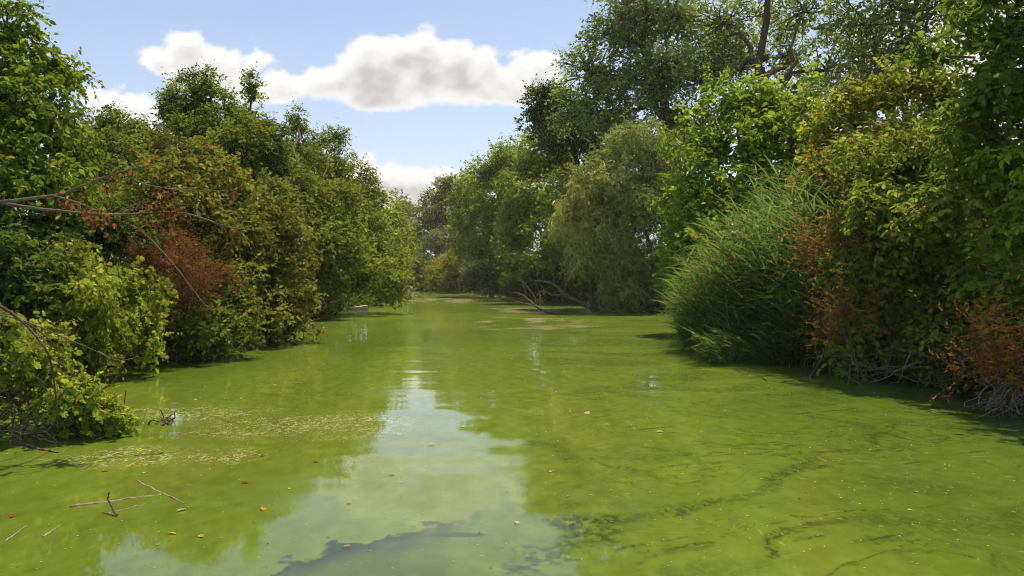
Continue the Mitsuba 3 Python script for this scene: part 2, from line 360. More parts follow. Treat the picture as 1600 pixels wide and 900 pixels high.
def crown(rng, lobes, pal, kind='small', size=0.09, spray=0.3, per=7, dens=1.0, droop=0.25, clump=(14, 0.36), up=0.75, odd=0.06, sprig=0.05, ragged=0.55, core=0.8, jit=0.62, floor=0.04, gain=1.0):
    """Leaves for a set of lobes: each lobe carries clumps, each clump sprays, each spray leaves. Returns arrays and the spray feet for twigs."""
    P, A, N, S, C, feet, inner = [], [], [], [], [], [], []
    pal = [np.array(c) * gain for c in pal]
    allc, allr = np.array([c for c, _ in lobes]), np.array([r for _, r in lobes])
    for c, r in lobes:
        nk, rk = clump
        u = unit(rng.normal(size=(nk * 3, 3)))
        u = u[u[:, 2] > -0.65][:nk]
        cc = c + u * r * (0.82 + ragged * (rng.random((len(u), 1)) - 0.5))
        rr = np.outer(rk * (0.45 + 1.0 * rng.random(len(u)) ** 1.3), r)
        for q, s, ou in zip(cc, rr, u):
            tone = 1 + 0.22 * rng.normal()
            tone = np.clip(tone, 0.62, 1.45)
            hue = rng.random()
            area = 4 * np.pi * np.mean([s[0] * s[1], s[0] * s[2], s[1] * s[2]])
            n = max(4, int(dens * area / (spray * spray) * 2.6))
            w = unit(rng.normal(size=(n, 3)) + 0.75 * ou + np.array([0, 0, 0.35]))
            foot = q + w * s * (0.55 + 0.5 * rng.random((n, 1)) ** 0.6)
            # skip what lies deep inside another lobe or under the ground
            rel = (foot[:, None] - allc[None]) / allr[None]
            deep = (np.linalg.norm(rel, axis=2) < 0.5).any(1)
            keep = ~deep & (foot[:, 2] > floor)
            foot, w = foot[keep], w[keep]
            n = len(foot)
            if not n:
                continue
            ax = unit(w + 0.55 * rng.normal(size=(n, 3)) + np.array([0, 0, 0.25 - droop]))
            ln = spray * (0.6 + 0.8 * rng.random(n))
            tall = rng.random(n) < sprig
            ax[tall] = unit(ax[tall] * 0.5 + np.array([0, 0, 1.0]))
            ln[tall] *= 2.2
            t = (np.arange(per)[None] + rng.random((n, per))) / per
            base = foot[:, None] + ax[:, None] * (t * ln[:, None])[..., None] + np.array([0, 0, -1.0]) * (droop * 0.5 * t ** 2 * ln[:, None])[..., None]
            side = unit(np.cross(ax, np.array([0.03, 0.02, 1.0])))[:, None] * np.where(np.arange(per) % 2, 1.0, -1.0)[None, :, None]
            la = unit(0.45 * ax[:, None] + 0.75 * side + 0.35 * rng.normal(size=(n, per, 3)) + np.array([0, 0, -droop]))
            nr = unit(up * np.array([0, 0, 1.0]) + 0.55 * w[:, None] + jit * rng.normal(size=(n, per, 3)))
            m = n * per
            k = np.clip(0.6 * hue + 0.5 * rng.random(m), 0, 1)[:, None]
            col = pal[0] * (1 - k) + pal[1] * k
            o = rng.random(m) < odd
            col[o] = pal[2]
            col = col * tone * (0.8 + 0.4 * rng.random((m, 1)))
            P.append(base.reshape(-1, 3)); A.append(la.reshape(-1, 3)); N.append(nr.reshape(-1, 3))
            S.append(size * (0.45 + 0.95 * rng.random(m) ** 1.2)); C.append(col)
            feet.append((c, q, foot, ax, ln))
        # shaded inner leaves that close the mass
        n = int(core * 1.6 * 4 * np.pi * np.mean([r[0] * r[1], r[0] * r[2], r[1] * r[2]]) * 0.45 / (0.35 * (1.5 * size) ** 2))
        p = c + unit(rng.normal(size=(n, 3))) * r * (0.2 + 0.42 * rng.random((n, 1)))
        p = p[p[:, 2] > floor]
        n = len(p)
        k = rng.random((n, 1))
        inner.append((p, unit(rng.normal(size=(n, 3)) + np.array([0, 0, -droop])), unit(rng.normal(size=(n, 3)) + np.array([0, 0, up])), size * 1.5 * (0.7 + 0.6 * rng.random(n)), (pal[0] * (1 - k) + pal[1] * k) * (0.8 + 0.3 * rng.random((n, 1)))))
    return np.vstack(P), np.vstack(A), np.vstack(N), np.concatenate(S), np.vstack(C), feet, [np.concatenate(x) for x in zip(*inner)]


def plant(name, label, category, lobes, pal, base=None, trunk=0.06, seed=1, bsdf='leaf_matte', singles=0, group=None, twigs=0.5, lean=0.1, stems=1, crook=1.0, **kw):
    """A tree, shrub or vine heap: trunk or stems, limbs to each leafy mass, fine twigs, and the leaves."""
    rng = np.random.default_rng(seed)
    key = thing(name, label, category, group)
    kind = kw.get('kind', 'small')
    P, A, N, S, C, feet, inner = crown(rng, lobes, GREEN[pal] if isinstance(pal, str) else [tuple(1.75 * x for x in c) for c in pal], **kw)
    cs = np.array([c for c, _ in lobes])
    rs = np.array([r for _, r in lobes])
    if base is None:
        base = (cs[:, 0].mean(), cs[:, 1].mean())
    bx, by = base
    bz = float(ground_z(np.array([bx]), np.array([by]))[0]) - 0.1
    top = cs[np.argmax(cs[:, 2])]
    fork_z = min(max(bz + 0.35 * (top[2] - bz), 0.2), cs[:, 2].min() + 0.2 * (top[2] - bz) + 0.2)
    fork = np.array([bx + lean * rng.normal(), by + lean * rng.normal(), max(fork_z, bz + 0.3)])
    # the main stem carries on into the highest mass
    line = np.vstack([bend((bx, by, bz), fork, rng, 0.05 * crook, 6), bend(fork, top, rng, 0.10 * crook, 7)[1:]])
    rods(key + '__' + ('trunk' if category == 'tree' else 'stem'), [tube(line, np.linspace(trunk, trunk * 0.25, len(line)) * np.r_[1.35, np.ones(len(line) - 1)], 9)])
    for k in range(stems - 1):
        c = cs[rng.integers(len(cs))]
        b2 = np.array([bx + rng.normal(0, 0.3), by + rng.normal(0, 0.3), bz])
        l2 = bend(b2, c, rng, 0.12, 9)
        rods(numbered(key + '__stem'), [tube(l2, np.linspace(trunk * 0.7, trunk * 0.15, 9), 7)])
    fine = []
    for c, r in lobes:
        if np.allclose(c, top):
            continue
        k = rng.uniform(0.0, 0.55)
        start = fork + (top - fork) * k if len(lobes) > 1 and c[2] > fork[2] else np.array([bx, by, bz]) + (fork - np.array([bx, by, bz])) * rng.uniform(0.6, 1)
        l = bend(start, c, rng, 0.14 * (0.4 + 0.6 * crook), 8, 0.04)
        rods(numbered(key + '__limb'), [tube(l, np.linspace(trunk * 0.38, trunk * 0.12, 8), 7)])
    for c, q, foot, ax, ln in feet:
        fine.append(tube(bend(c, q, rng, 0.15, 5), np.linspace(trunk * 0.16, trunk * 0.05, 5), 4))
        m = rng.random(len(foot)) < twigs * 0.4
        for a, d, e in zip(foot[m], ax[m], ln[m]):
            fine.append(tube(np.array([q + (a - q) * 0.2, a, a + d * e * 0.9]), [trunk * 0.06 + 0.001, trunk * 0.045 + 0.001, 0.0012], 3))
    rods(key + '__twigs', fine, 'bark', True)
    if singles:
        # the leaves that show largest are parts of their own
        view = np.linalg.norm(P - np.array([0, 0, CAM_H]), axis=1)
        px, py = CX + F * P[:, 0] / P[:, 1], HY - F * (P[:, 2] - CAM_H) / P[:, 1]
        cell = np.floor(px / 9).astype(int) * 10000 + np.floor(py / 9).astype(int)
        order = np.argsort(view - 2.0 * S)
        inside = (px[order] > 2) & (px[order] < 1598) & (py[order] > 2) & (py[order] < 898)
        order = order[inside]
        _, first = np.unique(cell[order], return_index=True)
        front = order[np.sort(first)]
        front = front[np.argsort(-(S / view)[front])][:singles]
        big = 'grape' if kind in ('grape', 'small') else 'oval'
        for n in front:
            one = slice(n, n + 1)
            v, f, col = leaf_mesh(big, P[one], A[one], N[one], S[one], C[one])
            scene[numbered_fast(key + '__leaf')] = mikit.ply((v, f), bsdf, False, color=col)
        rest = np.ones(len(P), bool)
        rest[front] = False
        P, A, N, S, C = P[rest], A[rest], N[rest], S[rest], C[rest]
    put_leaves(key + ('__crown' if category == 'tree' else '__foliage'), kind, P, A, N, S, C, bsdf)
    put_leaves(key + '__inner_leaves', 'small' if kind != 'lance' else 'lance', *inner, bsdf)
    COUNT[key] = len(P)
    return key


COUNT, _N = {}, {}


def numbered_fast(key):
    k = _N.get(key, 0)
    _N[key] = k + 1
    return key if k == 0 else f'{key}_{k:03d}'


# ------------------------------------------------------------------ right bank, far to near
COTTON = dict(kind='small', size=0.17, spray=0.55, per=7, droop=0.35, clump=(15, 0.38), bsdf='leaf_matte', up=0.5, sprig=0.03, gain=1.65)
plant('cottonwood_tree', 'tall cottonwood with thick grey trunk above the bright leafy tree', 'tree',
      [lobe(1197, -70, 34, 90, 50), lobe(1130, 40, 38, 55, 50), lobe(1090, 130, 38, 55, 55), lobe(1255, 20, 38, 55, 50), lobe(1290, 110, 38, 50, 50), lobe(1245, 165, 39, 45, 35), lobe(1120, 190, 37.5, 45, 40), lobe(1160, 100, 41, 40, 40), lobe(1230, 90, 41, 40, 40)],
      'cotton', at(1196, 445, 34)[:2], 0.36, 11, dens=0.6, crook=0.25, **{**COTTON, 'core': 0.15})
plant('cottonwood_tree', 'broad tall cottonwood left of the one with the thick grey trunk', 'tree',
      [lobe(985, 50, 40, 75, 60), lobe(930, 120, 39, 50, 50), lobe(1050, 30, 40, 80, 60), lobe(1030, 120, 39, 75, 60), lobe(960, 190, 38, 60, 45), lobe(1060, 190, 38.5, 55, 50), lobe(1000, -40, 40, 90, 60), lobe(905, 175, 38.5, 40, 40), lobe(1110, 110, 40, 45, 60)],
      'cotton', at(1060, 445, 40)[:2], 0.42, 12, dens=0.72, **{**COTTON, 'core': 0.4})
plant('poplar_tree', 'tall dark poplar behind the vine arch on the right bank', 'tree',
      [lobe(1350, 40, 30, 70, 60), lobe(1430, 20, 30, 60, 60), lobe(1390, 110, 30, 60, 45), lobe(1330, 140, 30, 55, 50), lobe(1400, -60, 30, 110, 60), lobe(1480, -10, 29, 50, 50)],
      'cotton', at(1385, 445, 30)[:2], 0.28, 13, dens=0.62, **{**COTTON, 'gain': 1.4, 'core': 0.25, 'size': 0.15, 'spray': 0.45})
plant('leaning_tree', 'dark tree whose low crown juts into the sky left of the tall cottonwoods', 'tree',
      [lobe(840, 180, 48, 28, 32), lobe(870, 165, 48, 25, 28), lobe(885, 205, 47, 42, 40), lobe(925, 230, 46, 45, 40)],
      'dark', at(940, 445, 47)[:2], 0.25, 14, dens=1.1, kind='small', size=0.19, spray=0.5, per=7, clump=(14, 0.42))
far_mid = dict(kind='small', size=0.20,  spray=0.6, per=7, droop=0.3, clump=(15, 0.38), up=0.6, gain=1.55, core=1.6)
plant('bankside_tree', 'rounded green tree on the far right bank at the edge of the sky', 'tree',
      [lobe(765, 275, 64, 32, 38), lobe(790, 250, 63, 35, 28), lobe(740, 320, 66, 26, 45), lobe(775, 345, 62, 42, 45), lobe(730, 370, 67, 25, 35), lobe(800, 310, 61, 40, 45), lobe(755, 388, 63, 36, 32)],
      'mid', at(770, 445, 64)[:2], 0.25, 15, dens=0.95, **far_mid)
plant('bankside_tree', 'wide green tree between the rounded one at the sky edge and the yellow-green willows', 'tree',
      [lobe(830, 260, 55, 45, 42), lobe(875, 250, 53, 40, 42), lobe(850, 320, 52, 55, 45), lobe(900, 300, 50, 45, 50), lobe(810, 370, 54, 40, 40), lobe(870, 380, 50, 45, 40), lobe(905, 365, 46, 35, 50), lobe(815, 412, 58, 36, 26)],
      'mid', at(860, 447, 52)[:2], 0.25, 16, dens=0.9, stems=1, **far_mid)
plant('slender_tree', 'dark stemmed young tree shading the bank behind the fallen branch', 'tree',
      [lobe(885, 330, 44, 40, 40), lobe(860, 400, 44, 35, 25), lobe(915, 400, 42, 40, 35)], 'bright', at(880, 455, 44)[:2], 0.13, 17, dens=0.7, kind='small', size=0.16, spray=0.5, per=6)
plant('willow_shrub', 'grey green willow shrub at the far end of the channel', 'shrub',
      [lobe(690, 385, 92, 38, 24), lobe(665, 410, 95, 24, 26), lobe(725, 395, 90, 28, 28), lobe(655, 430, 96, 18, 20)], 'grey', at(690, 448, 92)[:2], 0.1, 18, dens=1.0, kind='small', size=0.24, spray=0.55, per=7)
plant('yellow_shrub', 'yellow green shrub at the water edge at the end of the channel', 'shrub',
      [lobe(700, 415, 82, 26, 22), lobe(685, 438, 81, 26, 18), lobe(722, 435, 80, 20, 22)], 'yellow', at(702, 450, 82)[:2], 0.08, 19, dens=0.9, kind='small', size=0.22, spray=0.5, per=7)
for k, (l, lb) in enumerate([
    ([lobe(755, 425, 68, 30, 30), lobe(740, 445, 68, 22, 15)], 'low grey green shrub right of the yellow one on the far bank'),
    ([lobe(790, 420, 60, 26, 32), lobe(775, 448, 60, 28, 15)], 'pale green shrub on the far bank left of the small reed clump'),
    ([lobe(850, 440, 48, 40, 22), lobe(890, 430, 45, 30, 30)], 'dark low shrub behind the fallen dead branch')]):
    plant('bank_shrub', lb, 'shrub', l, 'grey' if k < 2 else 'dark', None, 0.06, 30 + k, dens=1.0, kind='small', size=0.19, spray=0.45, per=7)
plant('distant_tree', 'pale distant tree at the bend, right of the sky gap', 'tree',
      [lobe(690, 315, 112, 28, 28), lobe(715, 300, 108, 24, 24), lobe(672, 345, 115, 22, 25), lobe(710, 345, 105, 35, 30), lobe(735, 310, 104, 20, 40)], 'mid', at(700, 445, 110)[:2], 0.3, 34, dens=1.0, kind='small', size=0.34, spray=0.9, per=7)
plant('distant_tree', 'distant tree at the bend, under the sky gap and left of the pale one', 'tree',
      [lobe(645, 365, 118, 24, 22), lobe(625, 340, 120, 20, 24), lobe(660, 380, 116, 25, 25), lobe(635, 400, 112, 25, 30), lobe(640, 436, 106, 22, 18), lobe(668, 442, 104, 22, 14)], 'mid', at(640, 446, 118)[:2], 0.3, 35, dens=1.0, kind='small', size=0.34, spray=0.9, per=7)
WIL = dict(kind='lance', size=0.20, spray=0.42, per=9, droop=0.75, clump=(16, 0.40), up=0.35, sprig=0.06, bsdf='leaf_matte', gain=1.75)
plant('willow_tree', 'large yellow green willow with drooping leaves standing in the water by the dead branch', 'tree',
      [lobe(1000, 235, 33, 45, 40), lobe(965, 290, 32.5, 50, 50), lobe(1040, 280, 33.5, 45, 50), lobe(1000, 345, 32, 60, 50), lobe(1060, 350, 33, 35, 55), lobe(960, 400, 31.5, 45, 45), lobe(1030, 420, 32, 50, 50), lobe(985, 455, 31.5, 40, 28)],
      'willow', at(1020, 470, 33)[:2], 0.16, 20, dens=1.2, stems=3, **WIL)
plant('willow_tree', 'smaller pale willow leaning out left of the large one', 'tree',
      [lobe(915, 300, 32, 26, 32), lobe(905, 345, 32, 28, 36), lobe(925, 395, 31.5, 28, 36), lobe(940, 345, 32, 28, 40)], ((0.110, 0.126, 0.032), (0.14, 0.145, 0.042), (0.17, 0.15, 0.045)), at(926, 485, 32)[:2], 0.14, 21, dens=1.0, **WIL)
BRI = dict(kind='oval', size=0.15, spray=0.38, per=7, droop=0.35, clump=(14, 0.36), bsdf='leaf_glossy', up=0.8, gain=1.2)
plant('broadleaf_tree', 'bright leafed tree in front of the cottonwoods above the reed bed', 'tree',
      [lobe(1150, 165, 20, 50, 38), lobe(1215, 175, 20, 55, 40), lobe(1110, 225, 19.5, 45, 45), lobe(1180, 235, 19, 55, 50), lobe(1255, 225, 19.5, 55, 45), lobe(1080, 300, 19, 35, 45), lobe(1140, 300, 18.5, 50, 50), lobe(1065, 380, 18.5, 26, 50), lobe(1210, 300, 18.5, 60, 50), lobe(1080, 440, 18, 32, 45), lobe(1290, 250, 18.5, 45, 50), lobe(1120, 370, 17.6, 50, 50), lobe(1125, 325, 18.2, 45, 38)],
      'bright', at(1180, 470, 19.3)[:2], 0.13, 22, dens=0.85, **BRI)
plant('arching_vine', 'yellow green vine heaped over an arching bough above a dark hollow', 'vine',
      [lobe(1420, 130, 13.5, 50, 26), lobe(1370, 160, 13.5, 40, 25), lobe(1330, 190, 13.3, 35, 28), lobe(1470, 150, 13.5, 35, 40), lobe(1300, 225, 13.3, 32, 28), lobe(1480, 210, 13.2, 30, 45)],
      ((0.11, 0.15, 0.016), (0.17, 0.19, 0.025), (0.24, 0.2, 0.03)), at(1440, 560, 14.5)[:2], 0.05, 23, dens=1.1, kind='oval', size=0.085, spray=0.22, per=7, bsdf='leaf_glossy', clump=(14, 0.42))
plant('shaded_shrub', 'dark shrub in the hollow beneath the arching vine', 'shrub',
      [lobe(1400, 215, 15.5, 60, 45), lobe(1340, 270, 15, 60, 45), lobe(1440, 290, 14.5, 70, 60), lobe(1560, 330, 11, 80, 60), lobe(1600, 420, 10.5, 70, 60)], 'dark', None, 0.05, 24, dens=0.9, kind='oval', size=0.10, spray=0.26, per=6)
RB = dict(core=2.2, kind='oval', size=0.072, spray=0.19, per=8, droop=0.45, clump=(15, 0.36), bsdf='leaf_glossy', up=0.7, gain=1.45)
plant('overhanging_shrub', 'large glossy shrub overhanging the water right of the reed bed', 'shrub',
      [lobe(1400, 260, 10.5, 80, 50), lobe(1480, 290, 10, 80, 60), lobe(1370, 330, 10.3, 55, 55), lobe(1345, 410, 10.0, 50, 60), lobe(1420, 390, 9.8, 75, 75), lobe(1500, 390, 9.4, 75, 75), lobe(1370, 490, 10.2, 60, 60), lobe(1450, 500, 9.9, 75, 70), lobe(1530, 480, 9.4, 70, 70), lobe(1425, 555, 9.9, 80, 40), lobe(1345, 545, 10.6, 50, 35), lobe(1520, 560, 9.2, 60, 40), lobe(1395, 330, 9.4, 50, 42), lobe(1470, 345, 8.8, 55, 45)],
      ((0.060, 0.092, 0.012), (0.095, 0.125, 0.02), (0.15, 0.13, 0.03)), at(1470, 590, 10.3)[:2], 0.06, 25, dens=0.75, stems=5, singles=160, **RB)
plant('leafy_shrub', 'yellow green shrub with large leaves spilling over at the right edge', 'shrub',
      [lobe(1560, 260, 8.4, 75, 55), lobe(1600, 350, 8.1, 70, 70), lobe(1530, 215, 9.0, 60, 50), lobe(1590, 440, 8.3, 60, 60)],
      'bright', at(1660, 560, 9)[:2], 0.05, 26, dens=0.85, stems=3, singles=120, kind='oval', size=0.078, spray=0.22, per=8, droop=0.45, clump=(16, 0.36), bsdf='leaf_glossy')
plant('broadleaf_tree', 'dark green tree at the upper right corner of the view', 'tree',
      [lobe(1570, 60, 8.3, 55, 60), lobe(1600, 140, 8.0, 60, 60), lobe(1545, 150, 8.6, 45, 50), lobe(1560, -20, 8.2, 60, 55), lobe(1640, 40, 8.0, 60, 70), lobe(1520, 30, 8.9, 26, 30), lobe(1450, 90, 10, 30, 22)],
      ((0.05, 0.09, 0.014), (0.085, 0.13, 0.02), (0.12, 0.15, 0.03)), at(1690, 560, 9.2)[:2], 0.08, 27, dens=0.7, singles=120, kind='oval', size=0.088, spray=0.26, per=8, droop=0.3, clump=(15, 0.36), bsdf='leaf_glossy')
RUST = dict(kind='lance', size=0.055, spray=0.26, per=12, droop=0.1, clump=(13, 0.34), bsdf='leaf_matte', up=0.3, sprig=0.2, odd=0.15, core=0.25, ragged=0.9)
for k, (l, lb) in enumerate([
    ([lobe(1285, 385, 10.2, 34, 28), lobe(1320, 372, 10.1, 30, 24), lobe(1275, 418, 10.2, 26, 24)], 'rust brown dead shrub between the reeds and the overhanging shrub'),
    ([lobe(1318, 485, 9.4, 26, 36), lobe(1300, 525, 9.4, 22, 24)], 'small red brown dead shrub low above the water under the overhanging shrub'),
    ([lobe(1565, 545, 7.35, 36, 42), lobe(1600, 580, 7.2, 40, 40), lobe(1545, 585, 7.3, 26, 24)], 'bright orange brown dead shrub above bare grey twigs at the right edge')]):
    key = plant('withered_shrub', lb, 'shrub', l, 'orange' if k == 2 else 'russet', None, 0.02, 40 + k, dens=1.6, twigs=1.0, stems=3, **{**RUST, 'odd': 0.12 if k == 2 else 0.3})
    if k == 2:
        rng = np.random.default_rng(77)
        for a in range(46):
            b = at(1585 + rng.normal(0, 25), 610 + rng.normal(0, 14), 7.4)
            e = at(1530 + 90 * rng.random() - 12, 628 + 26 * rng.random(), 6.9 + 0.3 * rng.random())
            rods(numbered_fast(key + '__bare_twig'), [tube(bend(b, e, rng, 0.2, 7), np.linspace(0.006, 0.0025, 7), 5)], 'dead_wood')
plant('mixed_shrub', 'olive shrub with reddish seed heads above the reed bed', 'shrub',
      [lobe(1330, 270, 12.2, 55, 40), lobe(1280, 300, 12.5, 40, 35), lobe(1390, 250, 12, 50, 35)], ((0.085, 0.11, 0.016), (0.12, 0.13, 0.02), (0.2, 0.065, 0.02)), None, 0.03, 45, dens=0.9, odd=0.16, kind='oval', size=0.075, spray=0.22, per=8, bsdf='leaf_glossy', stems=2)


# ------------------------------------------------------------------ reeds
def reed_bed(key, feet, rng, height, lean, leaf_len=0.5, width=0.022, leaves=11):
    """Tall reeds: thin stalks with long arching blades that the wind lays over to one side."""
    vs, fs, cs, k0 = [], [], [], 0
    g0, g1 = np.array((0.085, 0.170, 0.036)), np.array((0.150, 0.245, 0.055))
    for (x, y, z) in feet:
        h = height(x, y) * rng.uniform(0.7, 1.08) * (0.72 + 0.5 * float(meshkit.noise(np.array([x * 1.6, y * 1.6, 0.5]), 3)))
        ld = np.array([lean[0] * 0.8 + rng.normal(0, 0.35), lean[1] + rng.normal(0, 0.3), 0])
        t = np.linspace(0, 1, 6)[:, None]
        pts = np.array([x, y, z]) + np.array([0, 0, h]) * t * (1 - 0.05 * t) + ld * h * 0.30 * t ** 2
        v, f = tube(pts, np.linspace(0.006, 0.002, 6), 3)
        c = g0 * (1 - 0.4 * rng.random()) + (g1 - g0) * rng.random()
        vs.append(v); fs.append(f + k0); cs.append(np.tile(c * 0.9, (len(v), 1))); k0 += len(v)
        for m in range(leaves):
            tt = 0.18 + 0.8 * (m + rng.random()) / leaves
            p = np.array([np.interp(tt, t[:, 0], pts[:, a]) for a in range(3)])
            out = unit(np.array([lean[0] * 1.3 + rng.normal(0, 0.75), lean[1] + rng.normal(0, 0.75), 0.0]))
            L = leaf_len * rng.uniform(0.6, 1.15)
            s = np.linspace(0, 1, 6)[:, None]
            rise = rng.uniform(0.25, 0.9)
            mid = p + out * L * (s * 0.85) + np.array([0, 0, 1.0]) * L * (rise * s - rng.uniform(0.1, 0.6) * s ** 2.0)
            w = width * np.array([0.5, 1, 1, 0.8, 0.45, 0.04])[:, None] * rng.uniform(0.7, 1.2)
            sd = unit(np.cross(out, [0, 0, 1.0]) + 0.4 * rng.normal(size=3))
            v = np.vstack([mid + sd * w * 0.5, mid - sd * w * 0.5])
            i = np.arange(5)
            f = np.vstack([np.stack([i, i + 1, i + 7], 1), np.stack([i, i + 7, i + 6], 1)])
            c = (g0 + (g1 - g0) * rng.random()) * rng.uniform(0.75, 1.25)
            if rng.random() < 0.08:
                c = np.array((0.22, 0.18, 0.07))
            vs.append(v); fs.append(f + k0); cs.append(np.tile(c, (12, 1))); k0 += 12
    scene[key] = mikit.ply((np.vstack(vs), np.vstack(fs)), 'leaf_glossy', False, color=np.vstack(cs))


rng = np.random.default_rng(5)
feet = []
while len(feet) < 1050:
    px, d = rng.uniform(1065, 1370), rng.uniform(10.8, 16.5)
    x = (px - CX) / F * d
    xr = np.interp(d, SHORE_R[:, 0], SHORE_R[:, 1])
    if x > xr - 0.55 and x < xr + 3.2:
        feet.append((x, d, max(-0.1, float(ground_z(np.array([x]), np.array([d]))[0]) - 0.05)))
top_at = lambda x, y: np.interp(CX + F * x / y, [1050, 1100, 1160, 1230, 1370], [0.9, 1.7, 2.35, 2.75, 2.8])
reed_bed('reed_bed', feet, rng, top_at, (-0.50, -0.20), 0.60, 0.025, 11)
labels['reed_bed'] = {'label': 'dense bed of tall green reeds leaning left over the water', 'category': 'reeds', 'kind': 'stuff'}
feet = []
for a in range(120):
    p = on_water(rng.uniform(1080, 1270), rng.uniform(556, 572))
    feet.append((p[0] + 0.30, p[1] + 0.1, -0.05))
reed_bed('fallen_reeds', feet, rng, lambda x, y: 0.55, (-1.9, -0.9), 0.42, 0.022, 7)
labels['fallen_reeds'] = {'label': 'reeds bent down into the water along the front of the reed bed', 'category': 'reeds', 'kind': 'stuff'}
feet = [(*at(rng.uniform(790, 842), 440, rng.uniform(54, 57))[:2], 0.1) for a in range(260)]
reed_bed('far_reed_clump', feet, rng, lambda x, y: 1.7, (-0.4, -0.2), 0.8, 0.06, 8)
labels['far_reed_clump'] = {'label': 'small bright reed clump on the far right bank beyond the dead branch', 'category': 'reeds', 'kind': 'stuff'}

# ------------------------------------------------------------------ left bank, far to near
plant('bankside_tree', 'slim tree at the far end of the left bank under the low cloud', 'tree',
      [lobe(605, 345, 58, 30, 32), lobe(590, 400, 54, 30, 40), lobe(625, 385, 60, 22, 40), lobe(575, 330, 52, 28, 28), lobe(615, 430, 56, 28, 25)], 'mid', at(600, 447, 58)[:2], 0.18, 50, dens=0.95, **far_mid)
plant('overhanging_tree', 'spreading tree on the left bank whose boughs hang down to the water', 'tree',
      [lobe(470, 240, 36, 45, 40), lobe(525, 270, 38, 45, 42), lobe(565, 310, 40, 38, 40), lobe(490, 320, 27, 60, 50), lobe(550, 365, 30, 50, 45), lobe(590, 405, 31, 36, 45), lobe(500, 400, 26, 60, 50), lobe(560, 435, 28.5, 50, 38), lobe(608, 445, 30, 24, 32), lobe(500, 460, 25.5, 45, 30), lobe(465, 195, 36, 9, 22), lobe(527, 215, 38, 15, 20), lobe(510, 330, 33, 50, 40)],
      'mid', at(490, 465, 29)[:2], 0.16, 51, dens=1.05, stems=2, kind='small', size=0.125, spray=0.36, per=8, droop=0.45, clump=(17, 0.38), up=0.65, gain=1.2)
plant('pointed_tree', 'dark green tree with a pointed top against the small cloud on the left', 'tree',
      [lobe(310, 175, 27, 40, 38), lobe(325, 138, 27, 14, 22), lobe(283, 200, 27, 26, 28), lobe(340, 205, 26.5, 32, 35), lobe(395, 145, 28, 8, 24), lobe(390, 190, 27.5, 26, 30), lobe(310, 250, 26, 50, 50)],
      'bright', at(330, 460, 27)[:2], 0.13, 52, dens=0.95, kind='small', size=0.11, spray=0.28, per=8, clump=(15, 0.40), sprig=0.08)
SHR = dict(core=1.6, kind='oval', size=0.085, spray=0.24, per=8, droop=0.4, clump=(17, 0.38), bsdf='leaf_glossy', up=0.7, odd=0.05)
plant('tall_shrub', 'tall olive shrub on the left bank between the pointed tree and the overhanging tree', 'shrub',
      [lobe(390, 240, 24, 48, 45), lobe(430, 260, 25, 45, 50), lobe(350, 255, 23, 45, 42), lobe(420, 330, 20, 45, 40)], 'mid', at(400, 480, 23)[:2], 0.05, 53, dens=0.9, stems=3, **{**SHR, 'kind': 'small', 'size': 0.1})
plant('tall_shrub', 'yellowish rounded shrub hanging over the left waterline', 'shrub',
      [lobe(405, 345, 16, 50, 42), lobe(445, 390, 16, 42, 45), lobe(370, 380, 15, 50, 45), lobe(420, 440, 15.5, 55, 45), lobe(455, 470, 16, 34, 38), lobe(390, 490, 14.8, 60, 40), lobe(430, 510, 15.5, 45, 22)],
      'olive', at(390, 530, 16)[:2], 0.05, 54, dens=0.85, stems=4, **SHR)
plant('seeding_shrub', 'shrub dotted with rust red seed heads below the pointed tree', 'shrub',
      [lobe(285, 262, 19, 50, 40), lobe(330, 300, 14.2, 55, 45), lobe(250, 300, 14, 45, 45), lobe(300, 350, 13.2, 60, 45), lobe(355, 340, 14, 35, 40)],
      ((0.07, 0.10, 0.016), (0.11, 0.125, 0.02), (0.20, 0.06, 0.022)), at(290, 540, 14.5)[:2], 0.05, 55, dens=0.85, stems=3, **{**SHR, 'odd': 0.05})
plant('vine_clad_tree', 'vine draped tree at the upper left with dark hollows between its leaves', 'tree',
      [lobe(15, 60, 10.8, 40, 45), lobe(40, 120, 10.8, 50, 45), lobe(95, 115, 11.2, 30, 32), lobe(60, 190, 10.5, 60, 55), lobe(0, 200, 10.2, 45, 60), lobe(105, 225, 11, 35, 45), lobe(20, 280, 10, 60, 50), lobe(80, 290, 10.3, 50, 50), lobe(-40, 120, 10.5, 50, 80), lobe(-50, 260, 10, 50, 80)],
      'bright', at(20, 560, 11.2)[:2], 0.11, 56, dens=0.8, stems=1, singles=150, kind='oval', size=0.085, spray=0.25, per=8, droop=0.6, clump=(18, 0.36), bsdf='leaf_glossy', up=0.6)
plant('vine_clad_shrub', 'rounded vine covered shrub right of the tall left tree, under the white cloud', 'shrub',
      [lobe(170, 205, 21, 40, 38), lobe(150, 265, 19, 45, 45), lobe(210, 255, 20, 48, 45), lobe(200, 310, 17, 50, 45), lobe(140, 330, 15, 50, 45), lobe(228, 220, 22, 35, 26)],
      'mid', at(170, 520, 18.5)[:2], 0.05, 57, dens=0.85, stems=3, **SHR)
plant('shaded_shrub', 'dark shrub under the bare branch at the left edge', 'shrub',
      [lobe(20, 370, 10, 70, 45), lobe(90, 350, 10.8, 60, 40), lobe(170, 370, 11.5, 55, 40), lobe(250, 395, 13.5, 50, 45), lobe(222, 350, 14, 45, 40), lobe(335, 395, 15.5, 45, 45), lobe(20, 440, 9, 60, 60), lobe(-50, 400, 9, 60, 90)], 'dark', at(40, 560, 10.5)[:2], 0.05, 58, dens=0.75, **{**SHR, 'odd': 0.1})
